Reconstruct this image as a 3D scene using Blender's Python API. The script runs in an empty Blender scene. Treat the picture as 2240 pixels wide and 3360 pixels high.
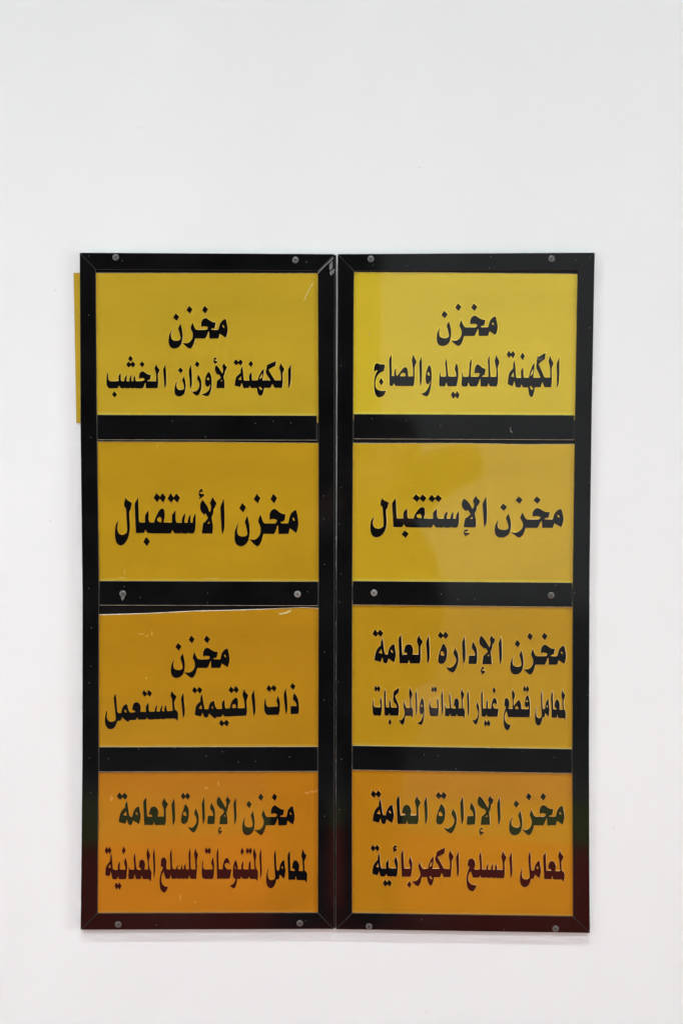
import bpy, bmesh, math, random
from mathutils import Vector
from mathutils.geometry import tessellate_polygon

random.seed(7)
SC = bpy.context.scene
COL = SC.collection
R = math.radians

# ------------------------------------------------------------------ camera
FPX = 3360 * 50 / 36.0
CAM = Vector((0.0, -2.52, 1.65))
PITCH = R(1.3)
cd = bpy.data.cameras.new('camera')
cd.sensor_fit = 'VERTICAL'; cd.sensor_height = 36.0; cd.sensor_width = 24.0; cd.lens = 50.0
cd.clip_start = 0.05; cd.clip_end = 200.0
cam = bpy.data.objects.new('camera', cd)
cam.location = CAM; cam.rotation_euler = (R(90) - PITCH, 0, 0)
COL.objects.link(cam); SC.camera = cam

# ------------------------------------------------------------------ light
w = bpy.data.worlds.new('World'); SC.world = w; w.use_nodes = True
w.node_tree.nodes['Background'].inputs[0].default_value = (0.94, 0.985, 1.0, 1)
w.node_tree.nodes['Background'].inputs[1].default_value = 0.43
SC.view_settings.view_transform = 'Standard'; SC.view_settings.look = 'None'
SC.view_settings.gamma = 1.0; SC.view_settings.use_curve_mapping = False
SC.view_settings.exposure = 0.035

def area(name, loc, target, sx, sy, power, color):
    l = bpy.data.lights.new(name, 'AREA'); l.shape = 'RECTANGLE'; l.size = sx; l.size_y = sy
    l.energy = power; l.color = color
    o = bpy.data.objects.new(name, l); COL.objects.link(o); o.location = loc
    o.rotation_euler = (Vector(target) - Vector(loc)).to_track_quat('-Z', 'Y').to_euler()
    return o
# two long rows of tubes high under the ceiling of the hall, parallel to the wall
for o_ in (area('tube_row_near', (0.0, -3.7, 8.8), (0, 0, 0.4), 4.5, 0.22, 17, (0.915, 1.0, 1.03)),
           area('tube_row_far', (0.4, -8.6, 7.8), (0, 0, 1.0), 6.0, 0.30, 18, (0.915, 1.0, 1.03))):
    o_.data.spread = R(32)                      # beam narrowed to leave the upper wall darker
# broad soft light of the bright hall, from the right
area('hall_light_right', (6.3, -2.7, 1.0), (0, 0, 1.2), 2.2, 2.2, 178, (0.935, 1.0, 1.015))
area('fill_light_left', (-2.3, -2.0, 1.5), (-0.45, 0, 1.5), 1.2, 1.0, 21.5, (0.93, 1.0, 1.02))  # unseen fill lamp added to brighten the middle left of the wall
dl = area('carpet_fill_light', (0.2, -3.7, 6.0), (0.2, -3.7, 0), 1.6, 0.6, 15, (0.98, 1.0, 1.0)); dl.data.spread = R(50)  # unseen lamp added to brighten the carpets in the reflections
SC.render.engine = 'CYCLES'
SC.cycles.use_adaptive_sampling = False
SC.cycles.denoising_prefilter = 'ACCURATE'
SC.cycles.max_bounces = 8
SC.cycles.sampling_pattern = 'TABULATED_SOBOL'
# Traced letter outlines. word: (origin_x, origin_y, zoom) then strokes; a stroke is an outline, holes follow after "/"
GLYPHS = {
'makhzan': (540, 990, 6.533, """
168,590 130,650 100,720 88,800 88,880 105,940 140,985 190,1003 250,1000 310,970 350,925 372,870 385,800 390,740 385,650 372,580 355,510 340,470 318,515 293,575 310,630 328,700 340,760 338,800 300,828 245,835 190,822 155,795 143,750 140,710 150,650
598,445 615,480 640,540 665,585 690,602 800,603 890,600 915,585 932,550 905,535 860,527 820,530 790,548 783,500 788,440 805,400 835,365 875,350 910,360 960,395 1010,425 1050,438 1100,440 1092,500 1075,565 1040,568 1015,580 1000,600 1080,603 1152,600 1165,560 1180,500 1200,450 1235,405 1270,380 1300,370 1318,378 1335,450 1350,530 1357,595 1350,660 1332,725 1312,773 1250,730 1187,690 1170,750 1155,788 962,790 958,720 952,635 940,650 915,710 890,765 868,790 658,788 645,845 625,905 600,955 570,992 538,1003 505,990 460,955 415,915 380,873 430,888 490,888 540,860 580,815 600,770 606,715 600,670 580,620 558,565 575,505 / 1237,520 1250,503 1265,510 1277,535 1278,562 1255,545
528,85 603,160 548,255 470,180
858,85 935,160 877,255 802,178
240,245 318,320 262,412 185,338"""),
'alkahna': (1640, 1150, 6.533, """
183,-2 232,65 270,0 325,72 282,172 230,118 190,170 136,88
475,40 528,118 484,215 427,132
312,195 322,300 332,430 340,540 348,585 445,585 445,440 470,390 492,350 497,430 500,540 508,582 615,580 625,520 640,450 665,380 695,310 737,262 735,340 730,420 715,510 710,582 860,580 830,510 800,440 772,370 780,280 795,160 880,100 975,45 970,100 960,185 900,225 828,288 860,370 900,460 950,578 1000,580 1070,575 1070,480 1065,390 1052,300 1033,240 1050,170 1068,100 1090,170 1120,225 1140,265 1125,320 1105,385 1105,500 1106,620 1103,700 1095,770 1085,788 945,788 930,750 903,678 885,730 868,788 742,790 735,850 720,920 700,980 668,1000 635,980 612,920 600,850 597,792 490,790 472,770 456,730 445,765 435,792 335,793 322,750 300,650 285,710 268,768 210,745 158,727 165,650 175,560 195,480 230,430 275,375 275,310 290,250 / 230,550 260,510 287,462 292,570 250,562 / 700,395 705,440 700,490 675,520 648,545 665,480 685,430 / 640,765 665,765 700,810 700,840 675,840 650,810
1270,130 1268,300 1268,450 1262,600 1250,720 1213,815 1212,700 1212,500 1212,275 1240,210"""),
'laawzan': (550, 1160, 6.533, """
270,290 332,355 288,427 223,365
627,158 690,222 642,298 580,238
212,577 175,635 155,710 147,790 155,855 185,900 240,920 300,910 345,880 370,830 385,760 392,690 385,610 370,540 350,480 330,525 312,570 330,620 345,680 352,730 345,765 310,780 260,778 215,755 195,715 193,670 200,630
505,230 512,320 522,430 525,560 522,680 490,748 478,680 470,560 458,450 457,350 480,295
656,447 690,500 715,560 728,630 728,720 715,790 690,850 660,890 620,900 575,875 535,835 500,795 550,810 600,808 645,775 675,720 683,670 670,610 632,548 640,500
890,390 915,430 938,500 947,590 945,700 935,780 910,850 880,900 835,913 780,900 710,873 770,862 830,835 880,785 905,725 914,652 895,692 870,712 835,705 810,665 803,600 810,520 830,460 860,410 / 868,512 888,530 890,560 870,570 848,555 848,528
1030,82 1048,95 1045,140 1025,125 1008,135 1015,152 1045,163 1077,168 1065,195 1035,207 1000,240 1005,210 988,185 988,140 1003,98
1043,250 1080,280 1125,345 1172,430 1185,380 1183,320 1173,275 1195,235 1215,200 1235,250 1275,290 1262,330 1248,362 1235,365 1225,430 1205,490 1205,520 1220,590 1224,680 1222,742 1045,742 1050,660 1060,580 1095,560 1138,515 1118,475 1098,442 1080,460 1045,425 1020,375 1012,320 1022,280 / 1165,560 1170,592 1143,590"""),
'alkhashab': (335, 1155, 6.533, """
605,72 665,140 620,212 557,150
565,197 618,245 660,197 718,262 675,333 618,290 578,333 518,272
852,192 915,258 870,333 807,268
263,835 325,905 275,975 213,910
130,430 137,500 138,570 155,605 195,625 355,622 355,560 360,510 400,450 407,520 405,590 420,625 478,622 485,570 500,530 530,487 532,540 525,600 530,625 585,622 592,570 605,530 633,485 637,540 632,600 640,625 675,622 675,570 685,540 708,500 715,550 720,600 735,625 850,623 895,605 915,580 880,562 840,558 795,572 795,520 805,470 830,430 870,412 910,430 960,465 1010,485 1050,490 1045,540 1035,592 1005,595 985,605 970,622 1080,625 1158,622 1163,540 1155,460 1140,400 1125,350 1145,300 1163,250 1185,310 1238,380 1215,440 1200,480 1205,560 1207,650 1200,740 1185,777 935,777 935,720 930,660 915,690 895,745 865,777 715,777 703,765 695,777 618,777 603,765 590,777 505,777 490,765 478,777 410,777 385,750 367,720 355,755 340,777 155,777 120,745 100,690 98,600 105,500
1357,262 1367,340 1375,450 1378,600 1375,710 1343,783 1333,690 1325,560 1315,450 1312,380 1335,320"""),
'lilhadid': (1420, 1155, 6.533, """
1355,50 1372,105 1400,155 1423,215 1405,280 1387,345 1390,450 1393,580 1385,670 1365,738 1215,738 1200,705 1187,670 1178,705 1165,738 1018,738 1013,660 1008,572 985,630 965,690 935,738 790,738 775,700 760,655 745,700 725,738 625,738 607,700 610,620 615,520 620,440 632,405 638,470 645,525 700,530 760,525 770,420 778,320 780,240 802,185 828,130 825,230 818,350 808,450 812,530 970,527 990,495 1000,465 960,450 920,453 885,465 888,400 900,330 925,280 960,258 1000,285 1050,330 1090,352 1125,362 1118,420 1105,490 1075,497 1045,525 1110,533 1183,527 1182,400 1178,280 1170,185 1185,120 1203,65 1212,130 1218,280 1225,420 1233,528 1290,533 1352,527 1355,420 1345,330 1330,260 1318,190 1335,120
502,225 525,290 540,390 543,500 530,600 515,680 500,735 310,737 297,695 285,655 270,700 255,737 140,737 128,700 130,610 135,520 140,440 152,405 158,470 165,520 200,527 277,522 275,420 265,320 258,240 272,180 288,132 298,200 308,330 318,430 328,520 400,527 495,522 490,450 462,362 480,290
427,832 475,905 513,830 570,912 525,1010 475,950 437,1008 380,925"""),
'walsaj': (1205, 1155, 6.533, """
205,232 245,250 300,265 378,268 370,330 352,410 310,425 260,455 215,510 185,580 170,660 175,740 200,790 250,822 320,832 403,828 380,880 350,930 300,962 240,972 195,945 165,890 148,820 142,720 145,610 160,520 185,450 218,395 180,392 145,435 140,370 150,300 175,250
290,550 345,630 300,722 245,645
512,45 520,150 520,300 525,515 572,517 575,430 585,380 615,345 612,430 615,480 632,515 670,470 720,400 770,340 815,318 850,350 865,400 870,460 878,522 975,520 973,400 965,290 948,180 965,110 987,45 1005,110 1050,212 1030,270 1012,330 1012,480 1008,620 995,715 970,730 600,728 585,705 568,668 555,705 540,727 490,725 472,700 470,500 465,300 465,150 490,95 / 695,515 715,480 740,452 775,445 805,460 818,490 815,520 750,523
1160,60 1165,180 1168,350 1168,500 1160,640 1128,740 1120,650 1115,450 1110,300 1112,205 1140,140
1333,270 1355,320 1372,400 1378,500 1372,620 1360,740 1335,850 1310,920 1270,953 1210,935 1148,890 1200,878 1260,830 1305,750 1335,680 1345,612 1330,660 1300,692 1265,675 1248,630 1243,560 1252,460 1275,370 1305,300 / 1300,430 1322,440 1328,480 1322,505 1295,500 1283,470"""),
'staqbal': (365, 1597, 5.2267, """
258,175 268,215 300,240 357,280 345,340 325,412 313,420 315,500 320,600 323,700 315,780 295,870 260,940 215,990 160,1008 115,990 85,940 68,870 65,790 72,700 90,630 128,568 115,640 107,700 115,760 140,805 180,825 225,818 270,775 270,640 262,500 252,370 225,335 228,260
460,175 468,280 472,400 480,600 500,612 580,612 580,540 585,480 615,435 640,398 645,480 645,570 660,612 740,612 750,560 775,500 810,430 845,385 885,372 910,400 918,460 918,530 905,580 905,613 1040,615 1042,540 1045,485 1080,435 1103,403 1106,480 1108,570 1125,617 1210,617 1215,560 1230,510 1268,450 1270,510 1258,570 1258,617 1310,617 1320,560 1335,510 1365,465 1362,530 1360,615 1398,615 1402,550 1420,500 1447,447 1450,550 1447,680 1435,760 1415,802 1340,802 1320,785 1308,802 1230,803 1213,785 1205,802 1090,800 1070,775 1052,738 1035,780 1020,802 640,797 610,775 590,735 575,770 560,795 425,793 420,700 415,560 408,420 408,285 435,230 / 835,515 860,540 863,590 855,610 820,600 790,575 795,540
777,103 838,172 880,103 943,182 895,270 833,205 793,268 727,192
1017,110 1072,182 1118,112 1183,187 1135,273 1075,210 1033,273 967,205
602,857 667,932 618,1018 552,948"""),
'lamalef': (560, 1597, 6.533, """
675,283 720,320 775,400 840,545 860,480 860,400 845,345 870,280 903,212 925,265 983,345 960,420 935,465 920,475 915,560 882,655 890,730 905,820 907,920 900,1005 668,1003 678,900 700,770 740,750 800,670 775,620 748,570 720,600 670,550 640,490 632,410 645,340 / 830,740 838,790 790,788"""),
'alef': (560, 1597, 6.533, """
1135,250 1147,340 1153,480 1157,650 1155,800 1145,920 1102,1022 1090,900 1080,740 1070,560 1068,430 1105,340"""),
'hamza': (560, 1597, 6.533, """
665,38 685,55 682,118 655,105 630,115 628,135 655,150 722,157 710,195 670,225 612,278 610,255 632,222 603,185 605,120 625,65"""),
'almustamal': (335, 2245, 5.2267, """
720,95 770,155 803,93 858,152 823,215 770,170 740,217 682,165
1393,140 1400,210 1410,320 1420,430 1418,520 1390,592 1382,510 1370,400 1358,290 1357,230 1378,180
1203,103 1220,150 1278,208 1260,255 1240,305 1245,370 1252,437 1290,460 1305,500 1305,560 1295,632 1260,593 1110,592 1097,583 1090,597 1020,600 1008,588 1000,600 925,602 913,592 905,603 800,605 782,590 767,567 755,605 625,610 603,568 592,612 467,618 457,655 400,615 343,565 335,600 320,627 265,630 250,680 225,730 190,762 145,772 100,755 65,710 52,650 52,580 62,510 75,470 97,447 88,500 85,560 100,610 130,640 175,645 215,630 235,600 232,540 222,440 210,340 202,240 215,195 232,165 245,240 252,330 260,420 268,480 290,493 333,490 340,440 360,390 395,350 425,343 438,355 445,400 462,450 485,487 570,480 560,452 515,437 525,400 535,345 565,315 600,308 635,325 660,365 667,410 658,475 752,472 752,425 755,380 797,313 803,370 805,440 815,470 903,467 908,425 920,385 943,345 943,400 935,465 995,463 1000,420 1015,380 1030,347 1033,400 1030,460 1070,460 1070,410 1097,350 1105,400 1115,455 1140,460 1212,453 1208,380 1203,300 1190,230 1172,205 1185,150 / 383,450 400,437 415,450 418,487 395,475"""),
'alqima': (615, 2235, 6.533, """
147,118 210,185 252,115 320,182 277,268 210,205 170,268 98,205
930,110 990,175 1035,105 1103,175 1058,260 993,200 950,262 882,195
725,825 785,885 828,820 898,885 852,972 787,917 745,973 678,910
1422,172 1435,270 1447,400 1457,550 1455,670 1422,745 1408,660 1395,520 1378,390 1375,295 1400,240
1218,165 1235,215 1305,305 1285,360 1268,420 1272,520 1277,620 1272,690 1258,740 1030,750 805,760 780,745 757,710 745,740 733,765 615,772 598,812 530,755 465,695 450,740 432,777 365,777 345,740 325,670 308,720 290,757 230,745 158,727 165,650 175,570 195,520 235,470 280,430 278,370 293,320 312,270 325,340 342,440 360,530 375,600 450,600 460,540 480,480 520,440 560,423 580,430 585,490 600,540 635,597 740,592 738,540 740,470 765,425 792,392 800,460 805,540 820,585 905,580 920,520 945,450 985,385 1035,352 1065,365 1083,420 1085,490 1078,575 1150,580 1225,570 1222,480 1210,390 1180,297 1195,230 / 245,587 270,545 297,510 310,590 / 515,560 533,540 550,560 548,597 530,580 / 957,545 980,500 1007,490 1035,520 1038,560 1010,580 975,568"""),
'that': (820, 2220, 6.533, """
908,133 978,202 932,285 860,215
397,178 458,240 503,175 575,240 530,325 460,262 425,330 352,268
947,352 985,395 1020,460 1043,540 1050,640 1050,740 1035,798 875,807 868,720 873,632 1000,627 995,590 965,540 922,492 925,430 933,390
770,250 780,340 793,450 803,600 802,720 770,815 758,720 742,600 728,480 725,375 745,320
598,412 625,470 642,550 643,650 635,750 615,815 375,822 340,795 315,750 303,670 308,570 320,500 338,455 342,520 348,590 365,630 400,650 593,640 590,590 568,525 580,470"""),
'alidara': (1425, 2060, 6.533, """
123,78 182,148 228,78 300,152 250,240 180,183 135,238 67,165
187,332 230,385 262,450 270,530 262,620 240,700 200,755 140,772 95,755 75,710 80,620 100,530 135,440 155,380 / 155,497 185,520 212,575 190,595 145,590 125,560 138,515
433,428 470,490 500,560 512,640 508,730 485,820 445,905 405,953 370,955 315,925 270,880 243,835 300,853 355,848 410,805 450,740 460,680 440,620 400,545 415,485
643,165 652,280 660,450 662,640 645,720 615,788 607,700 597,560 590,430 588,315 615,240
820,297 860,360 895,430 912,510 913,620 908,720 890,775 725,777 728,680 738,595 868,592 860,540 830,480 790,437 800,370
995,167 1040,205 1100,290 1175,420 1190,360 1192,295 1177,250 1200,200 1222,148 1245,205 1297,245 1280,300 1262,345 1243,345 1235,420 1203,525 1215,620 1225,780 1020,780 1030,690 1045,600 1085,570 1137,505 1110,460 1088,432 1065,452 1010,400 965,345 955,280 965,220 / 1160,572 1172,610 1125,605
1423,182 1435,280 1440,430 1443,640 1425,730 1398,800 1390,720 1382,560 1373,430 1370,325 1400,250
1045,832 1062,850 1058,892 1040,880 1017,890 1020,910 1055,925 1090,928 1082,960 1050,975 998,1022 1000,990 1015,975 988,945 990,895 1010,855"""),
'alamma': (1205, 2055, 6.533, """
160,65 220,133 268,68 338,143 290,230 222,172 182,232 107,158
323,243 335,330 350,440 362,540 380,600 430,607 445,540 470,470 515,405 562,378 580,395 592,480 610,590 600,670 572,775 510,735 450,690 438,745 422,790 360,790 340,750 320,668 303,720 285,767 210,745 147,728 157,650 175,560 205,490 250,435 285,400 283,345 303,290 / 243,568 270,530 300,490 315,585 / 500,520 518,505 540,530 542,572 515,555
722,178 732,300 738,460 748,605 852,605 840,570 780,553 795,480 815,420 850,388 900,382 940,405 968,455 980,520 962,605 1092,605 1092,520 1085,410 1055,305 1078,240 1103,178 1125,240 1187,325 1165,375 1138,440 1140,540 1140,680 1130,760 1115,795 910,795 898,755 885,730 878,765 868,793 690,793 680,700 675,540 668,400 668,265 695,215
1312,190 1322,300 1330,450 1332,660 1315,745 1285,808 1278,730 1270,560 1260,430 1257,330 1285,260"""),
'limaamil': (1680, 2780, 6.533, """
1017,62 1045,135 1097,195 1080,250 1050,305 1053,400 1060,498 1100,530 1118,575 1115,640 1110,690 1102,750 1065,695 875,690 865,660 850,610 840,685 678,685 675,560 668,420 660,300 662,185 690,135 710,92 717,180 722,330 730,500 828,505 815,475 762,450 775,390 790,330 820,297 855,290 895,315 922,365 932,415 918,508 1018,510 1010,400 1003,290 978,190 995,130
378,78 390,180 395,330 402,450 415,497 465,495 475,430 495,370 530,315 572,288 585,300 597,400 613,500 605,570 582,665 530,625 482,582 470,630 455,675 397,678 385,730 360,790 325,835 265,855 210,835 175,780 160,710 165,600 180,520 212,428 208,500 200,570 210,630 235,675 285,690 335,680 365,650 365,560 352,430 345,300 343,190 360,130 / 515,425 537,410 552,440 550,470 530,455"""),
'qata': (1640, 2245, 6.533, """
515,22 548,95 577,22 622,98 593,178 548,125 525,178 485,105
590,223 615,280 635,380 640,470 638,600 632,708 168,705 152,640 132,580 105,640 95,700 105,780 140,835 185,860 220,865 210,920 175,990 125,975 90,920 73,830 70,730 80,620 105,530 115,485 85,460 90,380 105,310 135,292 170,320 195,380 195,450 175,525 265,528 268,440 262,340 248,180 268,100 290,160 315,210 305,300 290,320 292,460 325,420 370,360 405,338 430,370 450,440 455,530 610,535 605,465 580,500 545,490 527,440 530,360 550,280 / 570,330 590,355 592,385 570,380 552,370 / 318,520 335,480 360,462 380,490 390,535"""),
'ghayar': (1400, 2240, 6.533, """
1435,88 1475,158 1443,238 1402,165
1248,790 1283,860 1315,790 1357,865 1330,945 1283,895 1258,945 1220,880
1188,155 1195,260 1198,400 1205,550 1265,552 1268,470 1270,415 1298,365 1303,450 1305,530 1315,552 1372,550 1380,470 1400,390 1425,335 1458,322 1490,370 1508,485 1470,447 1430,445 1412,470 1425,520 1450,552 1532,552 1525,640 1512,730 1300,730 1285,710 1272,680 1262,710 1257,730 1170,728 1165,600 1160,400 1158,225 1175,185
1077,405 1100,460 1117,520 1122,620 1112,730 1090,830 1065,893 1040,897 1010,870 985,830 965,787 1000,803 1035,795 1070,750 1092,680 1090,610 1058,515 1062,460"""),
'almuaddat': (1400, 2240, 6.533, """
890,155 897,260 905,420 905,600 898,670 880,732 872,640 865,450 860,330 860,240 875,200
745,110 762,175 798,240 790,290 770,350 770,430 778,540 805,575 814,620 810,700 800,773 775,722 655,722 645,700 637,665 628,700 620,720 515,720 502,700 492,665 482,700 470,720 395,718 385,690 385,560 388,490 397,450 402,500 412,545 487,543 485,450 478,370 472,285 490,210 500,290 512,420 525,543 612,548 605,510 575,490 580,430 592,370 610,340 640,333 668,360 685,420 685,480 678,548 748,548 745,440 738,330 722,230 735,165
335,155 343,240 345,400 352,560 345,650 325,728 318,640 312,500 307,380 305,270 320,210
228,320 245,380 252,460 252,560 245,650 232,718 90,717 65,690 50,620 45,520 55,420 68,355 72,440 80,500 105,540 218,543 222,480 210,400 220,350
118,70 148,128 178,68 218,140 190,215 148,170 125,215 85,150"""),
'walmurakkabat': (1205, 2240, 6.533, """
1177,323 1198,370 1213,440 1218,540 1217,650 1208,760 1190,850 1165,900 1130,900 1090,880 1057,855 1110,845 1150,800 1180,720 1197,632 1180,665 1150,680 1125,650 1118,580 1120,480 1135,400 1155,350 / 1163,460 1177,490 1177,520 1158,520 1148,490
1052,150 1060,240 1065,400 1068,560 1060,650 1043,718 1035,630 1030,450 1025,330 1022,240 1038,200
912,100 930,155 962,230 955,290 938,350 938,440 940,520 965,550 978,600 975,690 968,765 940,712 810,712 805,760 795,830 775,890 748,903 710,870 668,790 705,803 745,780 780,720 795,640 785,570 765,490 785,398 805,460 825,520 850,540 912,535 912,430 905,330 887,220 900,150
385,135 392,240 393,400 402,528 462,530 462,470 467,410 495,343 500,430 505,510 520,532 630,532 618,480 600,450 575,435 550,350 555,290 562,195 625,140 680,105 670,190 635,240 597,278 610,340 650,430 675,520 672,620 660,708 490,708 478,690 468,655 458,690 448,708 370,705 362,640 358,450 355,300 355,195 370,160
288,305 303,370 312,460 312,560 303,640 288,705 150,703 125,680 110,620 107,530 112,430 128,338 133,420 137,490 160,525 275,528 280,470 268,410 275,350
175,57 207,110 237,57 278,125 247,207 207,150 183,207 143,130
475,773 520,840 487,920 445,850"""),
'alsila': (1500, 2780, 6.533, """
1157,88 1165,180 1170,330 1177,520 1165,610 1138,672 1132,590 1125,430 1112,290 1112,215 1138,150
978,70 995,125 1050,212 1030,265 1010,330 1012,430 1013,540 1005,620 992,662 835,660 823,645 815,658 745,657 728,643 718,655 630,655 618,645 610,653 505,652 497,630 485,602 478,630 470,652 330,650 312,595 290,520 255,550 235,610 232,690 255,750 300,795 350,808 412,818 385,880 345,940 290,940 240,905 208,840 193,750 195,640 210,550 235,480 258,430 245,408 215,402 220,340 240,265 290,235 340,255 372,305 380,370 368,430 350,455 365,475 480,475 480,380 470,270 463,185 485,125 498,80 512,170 522,350 530,475 613,478 620,430 635,385 662,327 663,380 653,475 718,480 722,430 740,380 763,337 765,400 757,478 802,480 803,410 830,345 845,410 850,480 970,482 970,400 958,300 938,200 955,130"""),
'iya': (1205, 2765, 5.2267, """
90,32 130,80 163,32 207,88 178,155 133,105 103,155 53,95
497,43 508,60 497,88 478,82 470,100 508,103 500,135 470,148 447,178 440,170 452,148 440,115 440,85 460,55
300,632 338,680 372,632 418,685 387,757 340,715 310,757 263,700
712,657 757,712 725,780 675,720
200,165 212,250 222,370 240,440 318,438 318,350 340,310 358,278 365,340 365,410 378,438 488,438 480,390 458,320 472,270 490,233 508,290 523,360 520,460 512,530 497,580 350,580 338,562 322,535 312,560 300,580 228,578 213,540 200,490 190,530 172,562 130,550 82,535 88,450 105,385 140,330 175,290 177,235 188,200 / 147,412 165,385 185,350 193,420
613,115 620,250 630,440 735,440 728,390 705,325 718,280 735,235 753,290 768,350 765,450 757,520 743,583 587,582 583,460 577,330 577,180 597,150"""),
'alkahra': (1330, 2765, 6.533, """
963,145 975,200 1030,292 1010,350 988,400 988,500 980,600 975,690 962,740 820,740 800,700 773,650 755,700 738,740 610,740 600,800 580,870 555,915 520,912 485,860 468,800 458,740 350,738 335,800 315,870 275,930 235,925 185,880 135,815 200,828 250,800 290,750 315,690 305,620 270,515 285,460 305,415 330,480 350,535 375,560 475,555 490,490 510,430 545,350 597,290 600,360 590,470 575,560 730,558 700,490 635,375 645,290 668,190 755,145 845,108 830,230 690,305 720,370 770,460 822,555 945,568 948,470 938,370 920,270 940,200 / 562,405 560,480 535,510 512,525 530,465 / 512,715 545,728 572,770 560,787 530,765
1132,175 1140,290 1143,430 1145,620 1130,690 1107,750 1100,680 1095,560 1085,430 1080,310 1105,240"""),
'almutanawwiat': (640, 2770, 6.533, """
1410,78 1420,180 1425,350 1432,560 1425,650 1403,742 1395,650 1390,480 1382,340 1380,230 1397,140
1270,70 1285,140 1318,235 1308,290 1298,350 1300,430 1312,520 1345,570 1350,640 1345,740 1338,803 1305,745 1185,742 1168,725 1155,690 1145,720 1135,742 1030,742 1008,725 993,690 983,720 975,742 905,742 895,820 875,890 850,942 800,935 745,878 800,865 840,820 870,745 840,735 815,690 808,600 815,500 835,400 870,333 895,380 912,460 920,538 990,538 995,440 1030,345 1037,420 1033,500 1045,540 1145,540 1150,450 1160,400 1190,345 1195,430 1193,500 1205,537 1275,535 1270,430 1260,330 1240,200 1255,130 / 848,478 862,480 878,530 862,528 845,500
1115,70 1150,125 1185,68 1225,130 1192,218 1153,168 1125,215 1085,145
1007,70 1048,145 1010,243 970,165
497,75 503,200 505,370 515,537 590,537 595,460 615,380 645,315 685,290 725,330 757,455 715,408 665,405 640,430 650,490 690,537 780,537 768,640 745,740 473,742 468,560 463,350 463,190 480,135
378,275 398,340 412,430 410,560 403,670 385,742 195,742 165,720 147,660 142,570 150,440 178,305 178,400 170,480 185,520 215,540 370,537 373,480 347,395 362,330
238,68 275,118 305,65 347,132 317,217 272,175 245,215 208,145"""),
'lilsila': (500, 2775, 6.533, """
923,42 945,120 980,190 970,240 958,320 962,440 955,560 940,712 815,710 803,680 793,625 783,670 772,708 710,708 695,690 683,708 630,708 612,690 595,708 535,706 513,690 495,710 425,710 410,680 397,622 385,670 370,712 290,710 265,650 240,550 210,620 195,700 205,790 240,850 290,875 338,878 315,940 280,1000 230,1000 180,940 160,850 157,740 170,640 195,550 228,480 210,450 177,440 185,370 190,300 215,260 255,250 290,280 310,350 303,420 300,480 335,507 385,505 387,400 380,280 380,170 413,45 418,150 425,330 432,460 450,502 505,500 525,450 557,400 550,450 545,500 600,505 615,450 643,383 640,440 645,500 672,505 680,440 712,365 715,430 722,490 740,507 782,507 783,380 778,250 780,160 813,45 820,150 822,330 828,480 855,505 925,503 922,400 912,280 895,180 905,110"""),
'almadaniyya': (330, 2770, 6.533, """
1155,82 1165,180 1172,350 1175,540 1165,640 1145,740 1138,640 1135,450 1128,330 1122,240 1135,160
1017,75 1035,150 1065,235 1055,290 1040,350 1042,430 1060,530 1090,580 1095,650 1090,730 1080,808 1040,748 915,748 900,715 885,675 875,720 860,748 760,747 748,700 733,645 725,700 705,747 610,750 598,700 600,600 605,530 615,470 622,510 635,545 700,542 725,520 722,430 712,320 720,240 733,178 750,270 760,400 775,520 790,545 865,545 855,510 820,490 830,420 840,355 880,330 920,340 950,385 958,440 947,540 1015,543 1018,440 1005,330 985,215 1000,140
238,190 248,280 258,400 270,520 290,548 372,548 378,440 415,355 418,430 415,500 425,545 530,545 530,490 510,380 540,280 560,350 575,430 573,540 565,650 550,747 410,752 390,730 375,690 365,720 355,750 280,752 255,730 240,670 222,585 212,640 190,683 145,678 102,655 108,570 125,480 165,410 205,360 213,300 220,240 / 165,495 190,460 213,425 222,505
128,52 163,105 195,50 240,130 200,217 165,160 135,217 92,140
497,48 542,130 503,217 460,145
342,812 377,870 408,812 453,890 418,983 373,925 348,983 305,890"""),
}
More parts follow.
